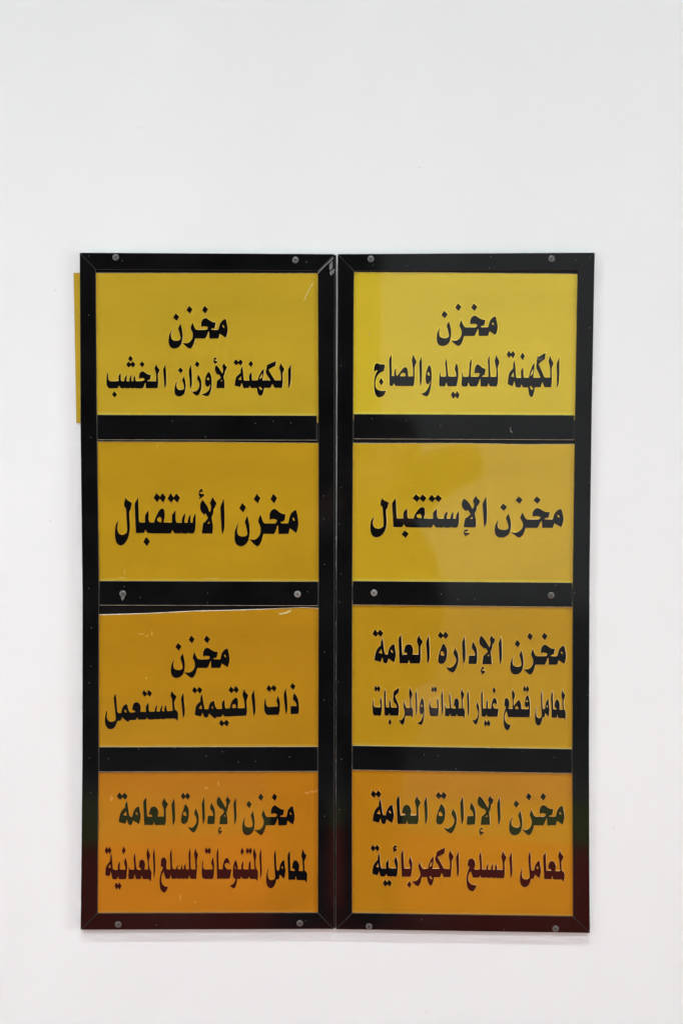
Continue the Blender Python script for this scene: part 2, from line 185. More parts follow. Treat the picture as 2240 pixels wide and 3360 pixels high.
# placed words: board, row, text, [(glyph group, box on the photo or None where it was traced)]
WORDS = [
 (0, 0, 'مخزن', [('makhzan', None)]),
 (0, 0, 'الكهنة', [('alkahna', (766, 1178.6, 955, 1298))]),
 (0, 0, 'لأوزان', [('laawzan', None)]),
 (0, 0, 'الخشب', [('alkhashab', None)]),
 (0, 1, 'مخزن', [('makhzan', (769.5, 1620, 979, 1792))]),
 (0, 1, 'الأستقبال', [('staqbal', None), ('lamalef', None), ('alef', None), ('hamza', None)]),
 (0, 2, 'مخزن', [('makhzan', (561, 2085, 753.5, 2224))]),
 (0, 2, 'ذات', [('that', None)]),
 (0, 2, 'القيمة', [('alqima', None)]),
 (0, 2, 'المستعمل', [('almustamal', None)]),
 (0, 3, 'مخزن', [('makhzan', (795, 2603, 966.6, 2740))]),
 (0, 3, 'الإدارة', [('alidara', (593.5, 2600, 776, 2740.5))]),
 (0, 3, 'العامة', [('alamma', (383.7, 2600, 575, 2709))]),
 (0, 3, 'لمعامل', [('limaamil', (873, 2785, 1008, 2914.5))]),
 (0, 3, 'المتنوعات', [('almutanawwiat', None)]),
 (0, 3, 'للسلع', [('lilsila', None)]),
 (0, 3, 'المعدنية', [('almadaniyya', None)]),
 (1, 0, 'مخزن', [('makhzan', (1432, 995, 1632, 1135))]),
 (1, 0, 'الكهنة', [('alkahna', None)]),
 (1, 0, 'للحديد', [('lilhadid', None)]),
 (1, 0, 'والصاج', [('walsaj', None)]),
 (1, 1, 'مخزن', [('makhzan', (1622, 1628, 1848, 1763.5))]),
 (1, 1, 'الإستقبال', [('staqbal', (1214, 1621.3, 1505.6, 1764.8)), ('lamalef', (1513.9, 1626.4, 1574.4, 1730.4)),
                      ('alef', (1582.7, 1627.7, 1596.8, 1731.6)), ('hamza', (1520, 1736, 1540.6, 1761.6))]),
 (1, 2, 'مخزن', [('makhzan', (1673, 2075.6, 1856, 2213))]),
 (1, 2, 'الإدارة', [('alidara', None)]),
 (1, 2, 'العامة', [('alamma', None)]),
 (1, 2, 'لمعامل', [('limaamil', (1753.7, 2260.3, 1855, 2381))]),
 (1, 2, 'قطع', [('qata', None)]),
 (1, 2, 'غيار', [('ghayar', None)]),
 (1, 2, 'المعدات', [('almuaddat', None)]),
 (1, 2, 'والمركبات', [('walmurakkabat', None)]),
 (1, 3, 'مخزن', [('makhzan', (1669.5, 2601, 1850.6, 2740.5))]),
 (1, 3, 'الإدارة', [('alidara', (1429, 2597.6, 1641, 2744))]),
 (1, 3, 'العامة', [('alamma', (1215.4, 2592.5, 1402, 2706))]),
 (1, 3, 'لمعامل', [('limaamil', None)]),
 (1, 3, 'السلع', [('alsila', None)]),
 (1, 3, 'الكهربائية', [('iya', None), ('alkahra', None)]),
]
# ------------------------------------------------------------------ helpers
def at(px, py, d):
    """point d metres in front of the wall seen at photo pixel (px, py)"""
    cp, sp = math.cos(PITCH), math.sin(PITCH)
    u, v = (px - 1120.0) / FPX, (1680.0 - py) / FPX
    dr = Vector((u, cp + v * sp, -sp + v * cp))
    k = (-d - CAM.y) / dr.y
    return CAM + dr * k

def link(name, bm, mats, parent=None, origin=None, smooth=False):
    me = bpy.data.meshes.new(name)
    if origin is not None:
        bmesh.ops.translate(bm, verts=bm.verts, vec=-Vector(origin))
    bm.to_mesh(me); bm.free()
    for m in (mats if isinstance(mats, (list, tuple)) else [mats]):
        me.materials.append(m)
    if smooth:
        for p in me.polygons: p.use_smooth = True
    o = bpy.data.objects.new(name, me); COL.objects.link(o)
    if parent: o.parent = parent
    if origin is not None:
        o.location = Vector(origin) - (world_of(parent) if parent else Vector())
    return o

def world_of(o):
    v = Vector(o.location)
    while o.parent: o = o.parent; v = v + Vector(o.location)
    return v

def empty(name, loc):
    o = bpy.data.objects.new(name, None); o.empty_display_size = 0.05
    o.location = loc; COL.objects.link(o); return o

def tag(o, **k):
    for a, b in k.items(): o[a] = b
    return o

def signed_area(p):
    return sum(p[i][0] * p[(i + 1) % len(p)][1] - p[(i + 1) % len(p)][0] * p[i][1] for i in range(len(p))) / 2

def offset(poly, dist):
    """grow (dist > 0) an outline given in pixels"""
    n = len(poly); s = 1 if signed_area(poly) > 0 else -1
    out = []
    for i in range(n):
        a, b, c = poly[i - 1], poly[i], poly[(i + 1) % n]
        e1 = Vector((b[0] - a[0], b[1] - a[1])); e2 = Vector((c[0] - b[0], c[1] - b[1]))
        if e1.length < 1e-6 or e2.length < 1e-6: out.append(tuple(b)); continue
        e1.normalize(); e2.normalize()
        n1 = Vector((e1.y, -e1.x)) * s; n2 = Vector((e2.y, -e2.x)) * s
        m = n1 + n2
        if m.length < 1e-4: m = n1.copy()
        m.normalize()
        k = min(1.0 / max(m.dot(n1), 0.2), 1.8)
        out.append((b[0] + m.x * dist * k, b[1] + m.y * dist * k))
    return out

def prism(bm, poly, d0, d1, chamfer_px=0.0, chamfer_d=0.0, mi_face=0, mi_side=1, mi_ch=2, up_edge=False):
    """flat piece lying parallel to the wall: outline in photo pixels (at its own front), from depth d0 to d1"""
    inner = offset(poly, -chamfer_px) if chamfer_px else poly
    f = [bm.verts.new(at(x, y, d1)) for x, y in inner]
    m = [bm.verts.new(at(x, y, d1 - chamfer_d)) for x, y in poly] if chamfer_px else f
    b = [bm.verts.new((v.co.x, -d0, v.co.z)) for v in m]
    n = len(poly); s = signed_area(poly) > 0
    def face(vs, mi):
        try: fa = bm.faces.new(vs if s else vs[::-1]); fa.material_index = mi
        except ValueError: pass
    tris = tessellate_polygon([[v.co for v in f]])
    for t in tris:
        a, b2, c = (f[i] for i in t)
        fa = bm.faces.new((a, b2, c)); fa.material_index = mi_face
        fa.normal_update()
        if fa.normal.y > 0: fa.normal_flip()
    for t in tris:
        a, b2, c = (b[i] for i in t)
        fa = bm.faces.new((a, b2, c)); fa.material_index = mi_side
        fa.normal_update()
        if fa.normal.y < 0: fa.normal_flip()
    for i in range(n):
        j = (i + 1) % n
        if chamfer_px: face((f[i], m[i], m[j], f[j]), mi_ch)
        face((m[i], b[i], b[j], m[j]), mi_side)
    bm.normal_update()
    if up_edge:
        for fa in bm.faces:
            if fa.material_index == mi_ch and fa.normal.z > 0.4: fa.material_index = mi_side

def smooth_outline(p, seg=3, corner=48):
    n = len(p); V = [Vector(q) for q in p]
    sm = []
    for i in range(n):
        a, b = V[i] - V[i - 1], V[(i + 1) % n] - V[i]
        ang = abs(a.angle_signed(b, 0)) if a.length > 0 and b.length > 0 else 9
        sm.append(ang < math.radians(corner))
    out = []
    for i in range(n):
        j = (i + 1) % n; A, B = V[i], V[j]; L = (B - A).length
        out.append((A.x, A.y))
        if not sm[i] and not sm[j]: continue
        ta = (V[j] - V[i - 1]).normalized() * L if sm[i] else (B - A)
        tb = (V[(j + 1) % n] - V[i]).normalized() * L if sm[j] else (B - A)
        for k in range(1, seg):
            t = k / seg
            h1 = 2 * t**3 - 3 * t * t + 1; h2 = t**3 - 2 * t * t + t
            h3 = -2 * t**3 + 3 * t * t; h4 = t**3 - t * t
            q = A * h1 + ta * h2 + B * h3 + tb * h4
            out.append((q.x, q.y))
    return out

# ------------------------------------------------------------------ materials
def mat(name, base, rough=0.5, spec=0.5, **kw):
    m = bpy.data.materials.new(name); m.use_nodes = True
    b = m.node_tree.nodes['Principled BSDF']
    b.inputs['Base Color'].default_value = (*base, 1); b.inputs['Roughness'].default_value = rough
    b.inputs['Specular IOR Level'].default_value = spec
    for k, v in kw.items(): b.inputs[k].default_value = v
    return m

def add_noise(m, scale, amount, base, detail=4, bump=0.0, bump_scale=None, tint=None, rough=None, stretch=None):
    """fine mottling of the colour, unevenness of the surface"""
    nt = m.node_tree; N = nt.nodes; L = nt.links; b = N['Principled BSDF']
    tc = N.new('ShaderNodeTexCoord'); vec = tc.outputs['Object']
    if stretch:
        mp = N.new('ShaderNodeMapping'); mp.inputs['Scale'].default_value = stretch
        L.new(vec, mp.inputs[0]); vec = mp.outputs[0]
    t = N.new('ShaderNodeTexNoise'); t.inputs['Scale'].default_value = scale; t.inputs['Detail'].default_value = detail
    L.new(vec, t.inputs['Vector'])
    mx = N.new('ShaderNodeMix'); mx.data_type = 'RGBA'
    tint = tint or tuple(c * (1 - amount) for c in base)
    mx.inputs[6].default_value = (*base, 1); mx.inputs[7].default_value = (*tint, 1)
    rp = N.new('ShaderNodeMapRange'); rp.inputs[1].default_value = 0.35; rp.inputs[2].default_value = 0.7
    L.new(t.outputs[0], rp.inputs[0]); L.new(rp.outputs[0], mx.inputs[0]); L.new(mx.outputs[2], b.inputs['Base Color'])
    if rough:
        r2 = N.new('ShaderNodeMapRange'); r2.inputs[3].default_value, r2.inputs[4].default_value = rough
        L.new(t.outputs[0], r2.inputs[0]); L.new(r2.outputs[0], b.inputs['Roughness'])
    if bump:
        t2 = N.new('ShaderNodeTexNoise'); t2.inputs['Scale'].default_value = bump_scale or scale; t2.inputs['Detail'].default_value = 5
        L.new(tc.outputs['Object'], t2.inputs['Vector'])
        bp = N.new('ShaderNodeBump'); bp.inputs['Strength'].default_value = 1.0; bp.inputs['Distance'].default_value = bump
        L.new(t2.outputs[0], bp.inputs['Height']); L.new(bp.outputs[0], b.inputs['Normal'])
    return m

def add_specks(m, scale, thresh, colour):
    """tiny pale chips and dust grains scattered over the surface"""
    nt = m.node_tree; N = nt.nodes; L = nt.links; b = N['Principled BSDF']
    tc = N.new('ShaderNodeNewGeometry')
    v = N.new('ShaderNodeTexVoronoi'); v.voronoi_dimensions = '2D'; v.inputs['Scale'].default_value = scale; v.inputs['Randomness'].default_value = 1
    sx = N.new('ShaderNodeSeparateXYZ'); cx = N.new('ShaderNodeCombineXYZ'); L.new(tc.outputs['Position'], sx.inputs[0])
    L.new(sx.outputs[0], cx.inputs[0]); L.new(sx.outputs[2], cx.inputs[1]); L.new(cx.outputs[0], v.inputs['Vector'])
    lt = N.new('ShaderNodeMath'); lt.operation = 'LESS_THAN'; lt.inputs[1].default_value = thresh
    L.new(v.outputs['Distance'], lt.inputs[0])
    sep = N.new('ShaderNodeSeparateColor'); L.new(v.outputs['Color'], sep.inputs[0])
    gt = N.new('ShaderNodeMath'); gt.operation = 'GREATER_THAN'; gt.inputs[1].default_value = 0.80
    L.new(sep.outputs[0], gt.inputs[0])
    mu = N.new('ShaderNodeMath'); mu.operation = 'MULTIPLY'; L.new(lt.outputs[0], mu.inputs[0]); L.new(gt.outputs[0], mu.inputs[1])
    mx = N.new('ShaderNodeMix'); mx.data_type = 'RGBA'; mx.inputs[7].default_value = (*colour, 1)
    src = b.inputs['Base Color']
    if src.is_linked: L.new(src.links[0].from_socket, mx.inputs[6])
    else: mx.inputs[6].default_value = src.default_value
    L.new(mu.outputs[0], mx.inputs[0]); L.new(mx.outputs[2], b.inputs['Base Color'])
    return m

M_WALL = add_noise(mat('white_wall_paint', (0.845, 0.845, 0.84), 0.55, 0.3), 1.3, 0.012, (0.845, 0.845, 0.84))
add_specks(M_WALL, 6.0, 0.009, (0.70, 0.69, 0.68))
M_BLACK = add_specks(add_noise(mat('glossy_black_acrylic', (0.0035, 0.0035, 0.0038), 0.05, 0.5), 9, 0, (0.003, 0.003, 0.0033),
                     tint=(0.007, 0.007, 0.0075), rough=(0.035, 0.10), bump=0), 34, 0.019, (0.34, 0.33, 0.31))
M_EDGE = add_noise(mat('sawn_acrylic_edge', (0.66, 0.66, 0.48), 0.5), 60, 0.4, (0.70, 0.70, 0.52))
M_CHAMF = mat('scraped_black_corner', (0.045, 0.045, 0.043), 0.35)
M_BACK = mat('black_backing_sheet', (0.006, 0.006, 0.006), 0.25)
M_INK = mat('black_cut_lettering', (0.004, 0.004, 0.0045), 0.04, 0.8)
M_TAPE = add_noise(mat('dried_grey_glue', (0.16, 0.16, 0.155), 0.6), 160, 0.5, (0.18, 0.18, 0.175))
M_SCREW = add_noise(mat('dull_zinc_screw', (0.16, 0.155, 0.15), 0.42, 0.5, Metallic=0.55), 700, 0.45, (0.2, 0.195, 0.185))
M_SCREWB = add_noise(mat('pale_zinc_screw', (0.34, 0.34, 0.32), 0.42, 0.5, Metallic=0.45), 700, 0.4, (0.36, 0.36, 0.34))
M_SLOT = mat('screw_recess_dark', (0.006, 0.005, 0.004), 0.7)
M_SCR = mat('whitened_scratch', (0.62, 0.50, 0.20), 0.6)
M_LIP = add_noise(mat('clouded_plate_edge', (0.34, 0.27, 0.18), 0.6), 60, 0.4, (0.36, 0.30, 0.2))

M_LIP_LIT = add_noise(mat('painted_lit_edge', (0.75, 0.68, 0.58), 0.5), 30, 0.5, (0.8, 0.72, 0.62))  # pale colour stands for light caught along the askew plate's top
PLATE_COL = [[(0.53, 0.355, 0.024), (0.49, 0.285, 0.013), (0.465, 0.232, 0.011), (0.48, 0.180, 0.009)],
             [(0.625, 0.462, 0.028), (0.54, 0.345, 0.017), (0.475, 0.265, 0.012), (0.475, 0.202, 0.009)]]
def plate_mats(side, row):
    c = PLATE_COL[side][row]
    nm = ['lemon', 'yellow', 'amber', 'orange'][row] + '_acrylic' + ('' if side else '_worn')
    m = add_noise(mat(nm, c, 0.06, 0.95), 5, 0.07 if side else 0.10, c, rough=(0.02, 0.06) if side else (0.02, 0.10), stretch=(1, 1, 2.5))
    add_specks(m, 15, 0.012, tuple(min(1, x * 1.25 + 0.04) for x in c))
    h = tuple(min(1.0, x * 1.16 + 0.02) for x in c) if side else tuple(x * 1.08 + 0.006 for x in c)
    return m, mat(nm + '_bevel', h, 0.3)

# ------------------------------------------------------------------ setting: wall and floor
bm = bmesh.new()
for x0, x1 in ((-9, 9),):
    vs = [bm.verts.new(p) for p in ((x0, 0, 0), (x1, 0, 0), (x1, 0, 10), (x0, 0, 10))]
    bm.faces.new(vs)
tag(link('wall', bm, M_WALL), kind='structure')

def floor(name, pts, z, m):
    b = bmesh.new(); b.faces.new([b.verts.new((x, y, z)) for x, y in pts])
    return tag(link(name, b, m), kind='structure')
M_FLOOR = add_noise(mat('grey_floor_tiles', (0.20, 0.195, 0.185), 0.35), 1.2, 0.3, (0.20, 0.195, 0.185))
M_RED = add_noise(mat('red_carpet', (0.78, 0.075, 0.035), 0.95, 0.1), 180, 0.15, (0.8, 0.08, 0.04))
M_GREEN = add_noise(mat('green_carpet', (0.42, 0.49, 0.11), 0.95, 0.1), 180, 0.15, (0.44, 0.51, 0.12))
floor('floor', [(-9, 0), (-9, -16), (9, -16), (9, 0)], 0.0, M_FLOOR)
def carpet(name, pts, z, m):
    b = bmesh.new()
    top = [b.verts.new((x, y, z)) for x, y in pts]; lo = [b.verts.new((x, y, 0.001)) for x, y in pts]
    b.faces.new(top)
    for i in range(len(pts)): b.faces.new((top[i - 1], top[i], lo[i], lo[i - 1]))
    bmesh.ops.recalc_face_normals(b, faces=b.faces)
    return tag(link(name, b, m), kind='structure')
carpet('red_carpet', [(-1.7, -0.9), (1.7, -0.9), (1.7, -3.66), (1.2, -3.8), (0.0, -4.2), (-1.0, -3.9), (-1.7, -3.7)], 0.008, M_RED)
carpet('green_carpet', [(-1.7, -3.72), (-1.0, -3.92), (0.0, -4.22), (1.2, -3.82), (1.7, -3.68), (1.7, -4.7), (-1.7, -4.9)], 0.008, M_GREEN)
# the dark doorway side of the hall behind the photographer, with thickness
def box(bm, c, s, mi=0):
    r = bmesh.ops.create_cube(bm, size=1.0)
    for v in r['verts']: v.co = Vector((c[0] + v.co.x * s[0], c[1] + v.co.y * s[1], c[2] + v.co.z * s[2]))
    for f in {f for v in r['verts'] for f in v.link_faces}: f.material_index = mi
bm = bmesh.new(); box(bm, (-2.66, -8.1, 2.2), (5.9, 0.2, 4.4))
M_DARK = add_noise(mat('dark_curtain_cloth', (0.012, 0.011, 0.010), 0.9, 0.1), 3, 0.3, (0.013, 0.012, 0.011))
tag(link('dark_back_wall', bm, M_DARK), kind='structure')

# ------------------------------------------------------------------ the two directory boards
D_BACK0, D_BACK1, D_PL, D_ST = 0.0034, 0.0060, 0.0090, 0.0122
def lerp_tab(tab, y):
    if y <= tab[0][0]: return tab[0][1]
    for (a, xa), (b, xb) in zip(tab, tab[1:]):
        if y <= b: return xa + (xb - xa) * (y - a) / (b - a)
    return tab[-1][1]

BOARDS = [
 dict(outL=[(829, 262), (1400, 264.5), (1950, 271), (2500, 270.5), (3051.6, 265)],
      inL=[(884.5, 315), (1350, 318.6), (1900, 325.8), (2450, 325), (2996, 321)],
      inR=[(889, 1042), (1350, 1043.8), (1900, 1044.6), (2450, 1043), (2994.5, 1042)],
      outR=[(833.5, 1098), (1350, 1097.4), (1950, 1097.2), (2500, 1096.2), (3049, 1095.8)],
      plates=[([(895, 0)], [(895, 1), (1362, 0), (1363, 1)], None)],
      ),
 dict(outL=[(833.5, 1107.7), (1350, 1105.6), (1950, 1103), (2500, 1102), (3049.7, 1101.5)],
      inL=[(889, 1161.5), (1350, 1158.7), (1900, 1156), (2450, 1155), (2995.5, 1155.3)],
      inR=[(887, 1893.3), (1350, 1885.3), (1900, 1877.8), (2450, 1876), (3006, 1878.5)],
      outR=[(828.8, 1950), (1350, 1940.5), (1860, 1933.6), (2450, 1931.5), (2800, 1932.4), (3062, 1934)],
      ),
]
# name plates: top edge points (x as a fraction of the opening), bottom y left/right
PLATES = [[([(0, 894.8), (1, 895.7)], 1388, 1388), ([(0, 1448.2), (0.5, 1449.5), (1, 1452.8)], 1925, 1925),
           ([(0, 2016.5), (0.22, 2012), (0.44, 2004), (0.66, 2000), (0.8, 1996), (0.92, 1992), (1, 1995)], 2470, 2470),
           ([(0, 2534), (0.5, 2531.5), (1, 2532)], 3012, 3012)],
          [([(0, 892), (0.4, 893.5), (1, 898)], 1380, 1380), ([(0, 1453.2), (0.5, 1453.5), (0.75, 1457), (1, 1456.5)], 1925, 1930),
           ([(0, 1972), (1, 1975)], 2466, 2476), ([(0, 2513), (1, 2520)], 3012, 3022)]]
# cross rails: top left, top right, bottom left, bottom right (y), left and right end gaps (px)
RAILS = [[(1361, 1363.7, 1443.5, 1444.7, 1.0, 4.5), (1906, 1908, 1986.4, 1988, 1.5, 0.8), (2451.2, 2450, 2532.6, 2531.2, 0.8, 0.8)],
         [(1358.4, 1362.2, 1440.2, 1443.9, 1.8, 2.2), (1906.3, 1912, 1985, 1992.5, 0.8, 1.5), (2446.5, 2457.6, 2526.8, 2538, 0.8, 0.8)]]
SCREWS = [{'top': [(380.3, 844, .2, 0), (969, 853, .9, 0)], 1: [(403.5, 1948, .7, 0), (976, 1949.5, .1, 1)], 'bottom': [(388.5, 3033.5, 0.05, 0), (983.5, 3029.6, .15, 0)]},
          {'top': [(1216, 849.7, .7, 0), (1808.3, 848.9, .8, 0)], 1: [(1226.5, 1945.3, .75, 1), (1806.4, 1953.9, .6, 0)], 'bottom': [(1210.3, 3040, .3, 0), (1821.3, 3047.6, .8, 0)]}]
BOARD_LABEL = ['left black framed board with four scuffed yellow name plates, spare plate behind',
               'right black framed board with four cleaner yellow name plates reflecting pale light']
PL_LABEL = [['lemon yellow plate with a long scratch at its top right', 'mustard yellow plate with hamza above the lettering',
             'amber plate sitting askew with a dark wedge above it', 'orange plate with smudged top right corner'],
            ['brightest lemon yellow plate', 'yellow plate with small hamza under the lettering', 'amber plate crowded with two lines, seven words',
             'orange plate at the bottom right']]

def make_screw(parent, x, y, rot, pale):
    """countersunk cross-head screw, its dished head proud of the strip"""
    o = at(x, y, D_ST)
    bm = bmesh.new()
    r = 0.0060; n = 28
    prof = [(0.0, 0.0009), (0.0036, 0.0009), (0.0046, 0.00075), (0.0056, 0.0004), (r, -0.0004)]
    rings = []
    for pr, h in prof[1:]:
        rings.append([bm.verts.new((o.x + pr * math.cos(2 * math.pi * k / n), o.y - h, o.z + pr * math.sin(2 * math.pi * k / n))) for k in range(n)])
    bm.faces.new(rings[0])
    for a, b in zip(rings, rings[1:]):
        for k in range(n): bm.faces.new((a[k], a[(k + 1) % n], b[(k + 1) % n], b[k]))
    # cross recess: four tapering arms, dark
    for k in range(4):
        t = rot + k * math.pi / 2; c, s = math.cos(t), math.sin(t)
        q = [(-0.0004, -0.0006), (0.0030, -0.00035), (0.0033, 0), (0.0030, 0.00035), (-0.0004, 0.0006)]
        f = bm.faces.new([bm.verts.new((o.x + a * c - b * s, o.y - 0.00096, o.z + a * s + b * c)) for a, b in q]); f.material_index = 1
    for k in range(1):
        q = [(math.cos(i * math.pi / 4) * 0.0011, math.sin(i * math.pi / 4) * 0.0011) for i in range(8)]
        f = bm.faces.new([bm.verts.new((o.x + a, o.y - 0.00099, o.z + b)) for a, b in q]); f.material_index = 1
    bmesh.ops.recalc_face_normals(bm, faces=bm.faces)
    for f in bm.faces:
        f.normal_update()
        if f.material_index == 1 and f.normal.y > 0: f.normal_flip()
    return link('screw', bm, [M_SCREWB if pale else M_SCREW, M_SLOT], parent, origin=o)

def outline_strokes(group, box):
    ox, oy, z, txt = GLYPHS[group]
    strokes = []
    for line in txt.strip().split('\n'):
        loops = [[(ox + float(a) / z, oy + float(b) / z) for a, b in (p.split(',') for p in part.split())] for part in line.split('/')]
        strokes.append(loops)
    if box:
        xs = [p[0] for s in strokes for l in s for p in l]; ys = [p[1] for s in strokes for l in s for p in l]
        x0, x1, y0, y1 = min(xs), max(xs), min(ys), max(ys)
        f = lambda p: (box[0] + (p[0] - x0) / (x1 - x0) * (box[2] - box[0]), box[1] + (p[1] - y0) / (y1 - y0) * (box[3] - box[1]))
        strokes = [[[f(p) for p in l] for l in s] for s in strokes]
    return strokes

def make_word(parent, groups, bevel_px, m_ink, m_bev):
    """raised cut letters with a sloping rim: face at 0.5 mm over the plate"""
    bm = bmesh.new(); df, ds = D_PL + 0.0005, D_PL + 0.00005
    for g, box in groups:
        for s in outline_strokes(g, box):
            loops = [smooth_outline(l) for l in s]
            vl = [[at(x, y, df) for x, y in l] for l in loops]
            flat = [v for l in vl for v in l]
            vs = [bm.verts.new(v) for v in flat]
            for t in tessellate_polygon(vl):
                try: fa = bm.faces.new([vs[i] for i in t])
                except ValueError: continue
                fa.normal_update()
                if fa.normal.y > 0: fa.normal_flip()
            k = 0
            for li, l in enumerate(loops):
                w_ = bevel_px if li == 0 else -min(bevel_px, 1.2)
                out = offset(l, w_)
                ov = [bm.verts.new(at(x, y, ds)) for x, y in out]; n = len(l)
                for i in range(n):
                    j = (i + 1) % n
                    try: fa = bm.faces.new((vs[k + i], vs[k + j], ov[j], ov[i]))
                    except ValueError: continue
                    fa.material_index = 1; fa.normal_update()
                    if fa.normal.y > 0: fa.normal_flip()
                k += n
    xs = [v.co.x for v in bm.verts]; zs = [v.co.z for v in bm.verts]
    return link('word', bm, [m_ink, m_bev], parent, origin=((min(xs) + max(xs)) / 2, -D_PL, min(zs)))

def decal(name, poly, d0, d1, m, parent, label=None):
    bm = bmesh.new(); prism(bm, poly, d0, d1, mi_side=0)
    o = link(name, bm, [m, m], parent, origin=at(*poly[0], d0))
    if label: o['label'] = label
    return o

BLK = [M_BLACK, M_EDGE, M_CHAMF]
G = 0.45   # half the hairline left at every joint, px
for bi, B in enumerate(BOARDS):
    oL, iL, iR, oR = B['outL'], B['inL'], B['inR'], B['outR']
    base = at((oL[-1][1] + oR[-1][1]) / 2, (oL[-1][0] + oR[-1][0]) / 2, 0)
    root = empty('sign_board', base)
    tag(root, label=BOARD_LABEL[bi], category='sign board', group='black framed sign boards side by side on the wall')
    # backing sheet
    bm = bmesh.new()
    poly = [(x + 4, y + (4 if k == 0 else (-4 if k == len(oL) - 1 else 0))) for k, (y, x) in enumerate(oL)]
    poly += [(x - 4, y + (4 if k == len(oR) - 1 else (-4 if k == 0 else 0))) for k, (y, x) in reversed(list(enumerate(oR)))][0:]
    poly = poly[:len(oL)] + [(x + (4.5 if bi == 0 else -4), min(max(y, oR[0][0] + 4), oR[-1][0] - 4)) for y, x in reversed(oR)]  # left sheet widened into the gap, its black deepens the shade there
    prism(bm, poly, 0.0003 if bi else D_BACK0, D_BACK1, mi_side=0)
    link('backing_sheet', bm, [M_BACK, M_BACK], root, origin=base)
    # spacers that hold the strips off the backing
    bm = bmesh.new()
    for tab, s in ((oL, 1), (oR, -1)):
        a = [(x + s * 3, min(max(y, tab[0][0] + 3), tab[-1][0] - 3)) for y, x in tab]; b = [(x + s * 22, y) for x, y in a]
        prism(bm, a + b[::-1], D_BACK1 + 0.0001, D_PL + 0.0001, mi_side=0)
    for k, sgn in ((0, 1), (-1, -1)):
        y0, y1 = oL[k][0] + sgn * 3, oR[k][0] + sgn * 3
        xa, xb = oL[k][1] + 26, oR[k][1] - 26
        prism(bm, [(xa, y0), (xb, y1), (xb, y1 + sgn * 20), (xa, y0 + sgn * 20)], D_BACK1 + 0.0001, D_PL + 0.0001, mi_side=0)
    link('spacer', bm, [M_BACK, M_BACK], root, origin=base)
    # perimeter strips, mitred
    TL, TR, BL, BR = (oL[0][1], oL[0][0]), (oR[0][1], oR[0][0]), (oL[-1][1], oL[-1][0]), (oR[-1][1], oR[-1][0])
    tl, tr, bl, br = (iL[0][1], iL[0][0]), (iR[0][1], iR[0][0]), (iL[-1][1], iL[-1][0]), (iR[-1][1], iR[-1][0])
    pts = lambda tab: [(x, y) for y, x in tab]
    strips = {'left': pts(oL) + pts(iL)[::-1], 'right': pts(oR) + pts(iR)[::-1],
              'top': [TL, TR, tr, tl], 'bottom': [BL, BR, br, bl]}
    for key, poly in strips.items():
        bm = bmesh.new()
        prism(bm, offset(poly, -G), D_PL + 0.0002, D_ST, 1.1, 0.0006, up_edge=(key == 'bottom'))
        for fa in bm.faces:
            nn = fa.normal
            if fa.material_index == 1 and {'left': nn.x < -.5, 'right': nn.x > .5, 'top': nn.z > .5, 'bottom': nn.z < -.5}[key]: fa.material_index = 2
        st = link('frame_strip', bm, BLK, root, origin=at(*poly[0], D_PL))
        for sc_ in SCREWS[bi].get(key, []): make_screw(st, *sc_)
    for ri, (ya, yb, yc, yd, ga, gb) in enumerate(RAILS[bi]):
        xa, xb = lerp_tab(iL, ya) + ga, lerp_tab(iR, yb) - gb
        xc, xd = lerp_tab(iR, yd) - gb, lerp_tab(iL, yc) + ga
        bm = bmesh.new()
        prism(bm, [(xa, ya), (xb, yb), (xc, yd), (xd, yc)], D_PL + 0.0002, D_ST - 0.0002, 1.2, 0.0006, up_edge=True)
        st = link('cross_rail', bm, BLK, root, origin=at(xa, ya, D_PL))
        for sc_ in SCREWS[bi].get(ri, []): make_screw(st, *sc_)
    # name plates with their words
    for pi, (top, yl, yr) in enumerate(PLATES[bi]):
        mp, mb = plate_mats(bi, pi)
        y_mid = top[0][1]
        xl = lerp_tab(iL, y_mid) - 7; xr = lerp_tab(iR, y_mid) + 7
        xl2 = lerp_tab(iL, yl) - 7; xr2 = lerp_tab(iR, yr) + 7
        poly = [(xl + (xr - xl) * f, y) for f, y in top] + [(xr2, yr), (xl2, yl)]
        bm = bmesh.new()
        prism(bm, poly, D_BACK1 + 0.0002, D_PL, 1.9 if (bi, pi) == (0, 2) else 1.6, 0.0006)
        pl = tag(link('name_plate', bm, [mp, mb, M_LIP_LIT if (bi, pi) == (0, 2) else M_LIP], root, origin=at(xl2, yl, D_PL)), label=PL_LABEL[bi][pi])
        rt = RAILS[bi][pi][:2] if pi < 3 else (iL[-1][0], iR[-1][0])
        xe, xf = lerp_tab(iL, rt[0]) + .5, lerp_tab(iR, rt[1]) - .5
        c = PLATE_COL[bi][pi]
        me_ = add_noise(mat(mp.name + '_painted_glow', (c[0] * .97, min(.6, c[1] * 1.10), c[2] * 2 + .01), 0.15), 22, .3,
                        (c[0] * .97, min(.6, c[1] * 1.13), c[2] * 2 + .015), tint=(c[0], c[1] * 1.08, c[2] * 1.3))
        decal('painted_edge_glow', [(xe, rt[0] - 8), (xf, rt[1] - 8), (xf, rt[1] + 4), (xe, rt[0] + 4)], D_PL + .00002, D_PL + .00008, me_, pl)  # edge glow at the plate foot, painted as a thin lighter strip
        for (b_, r_, text, groups) in WORDS:
            if b_ == bi and r_ == pi:
                tag(make_word(pl, groups, (2.2, 1.2, 1.5, 1.2)[pi] if bi else (1.3, 0.8, 0.8, 0.7)[pi], M_INK, mb), label='black letters ' + text)

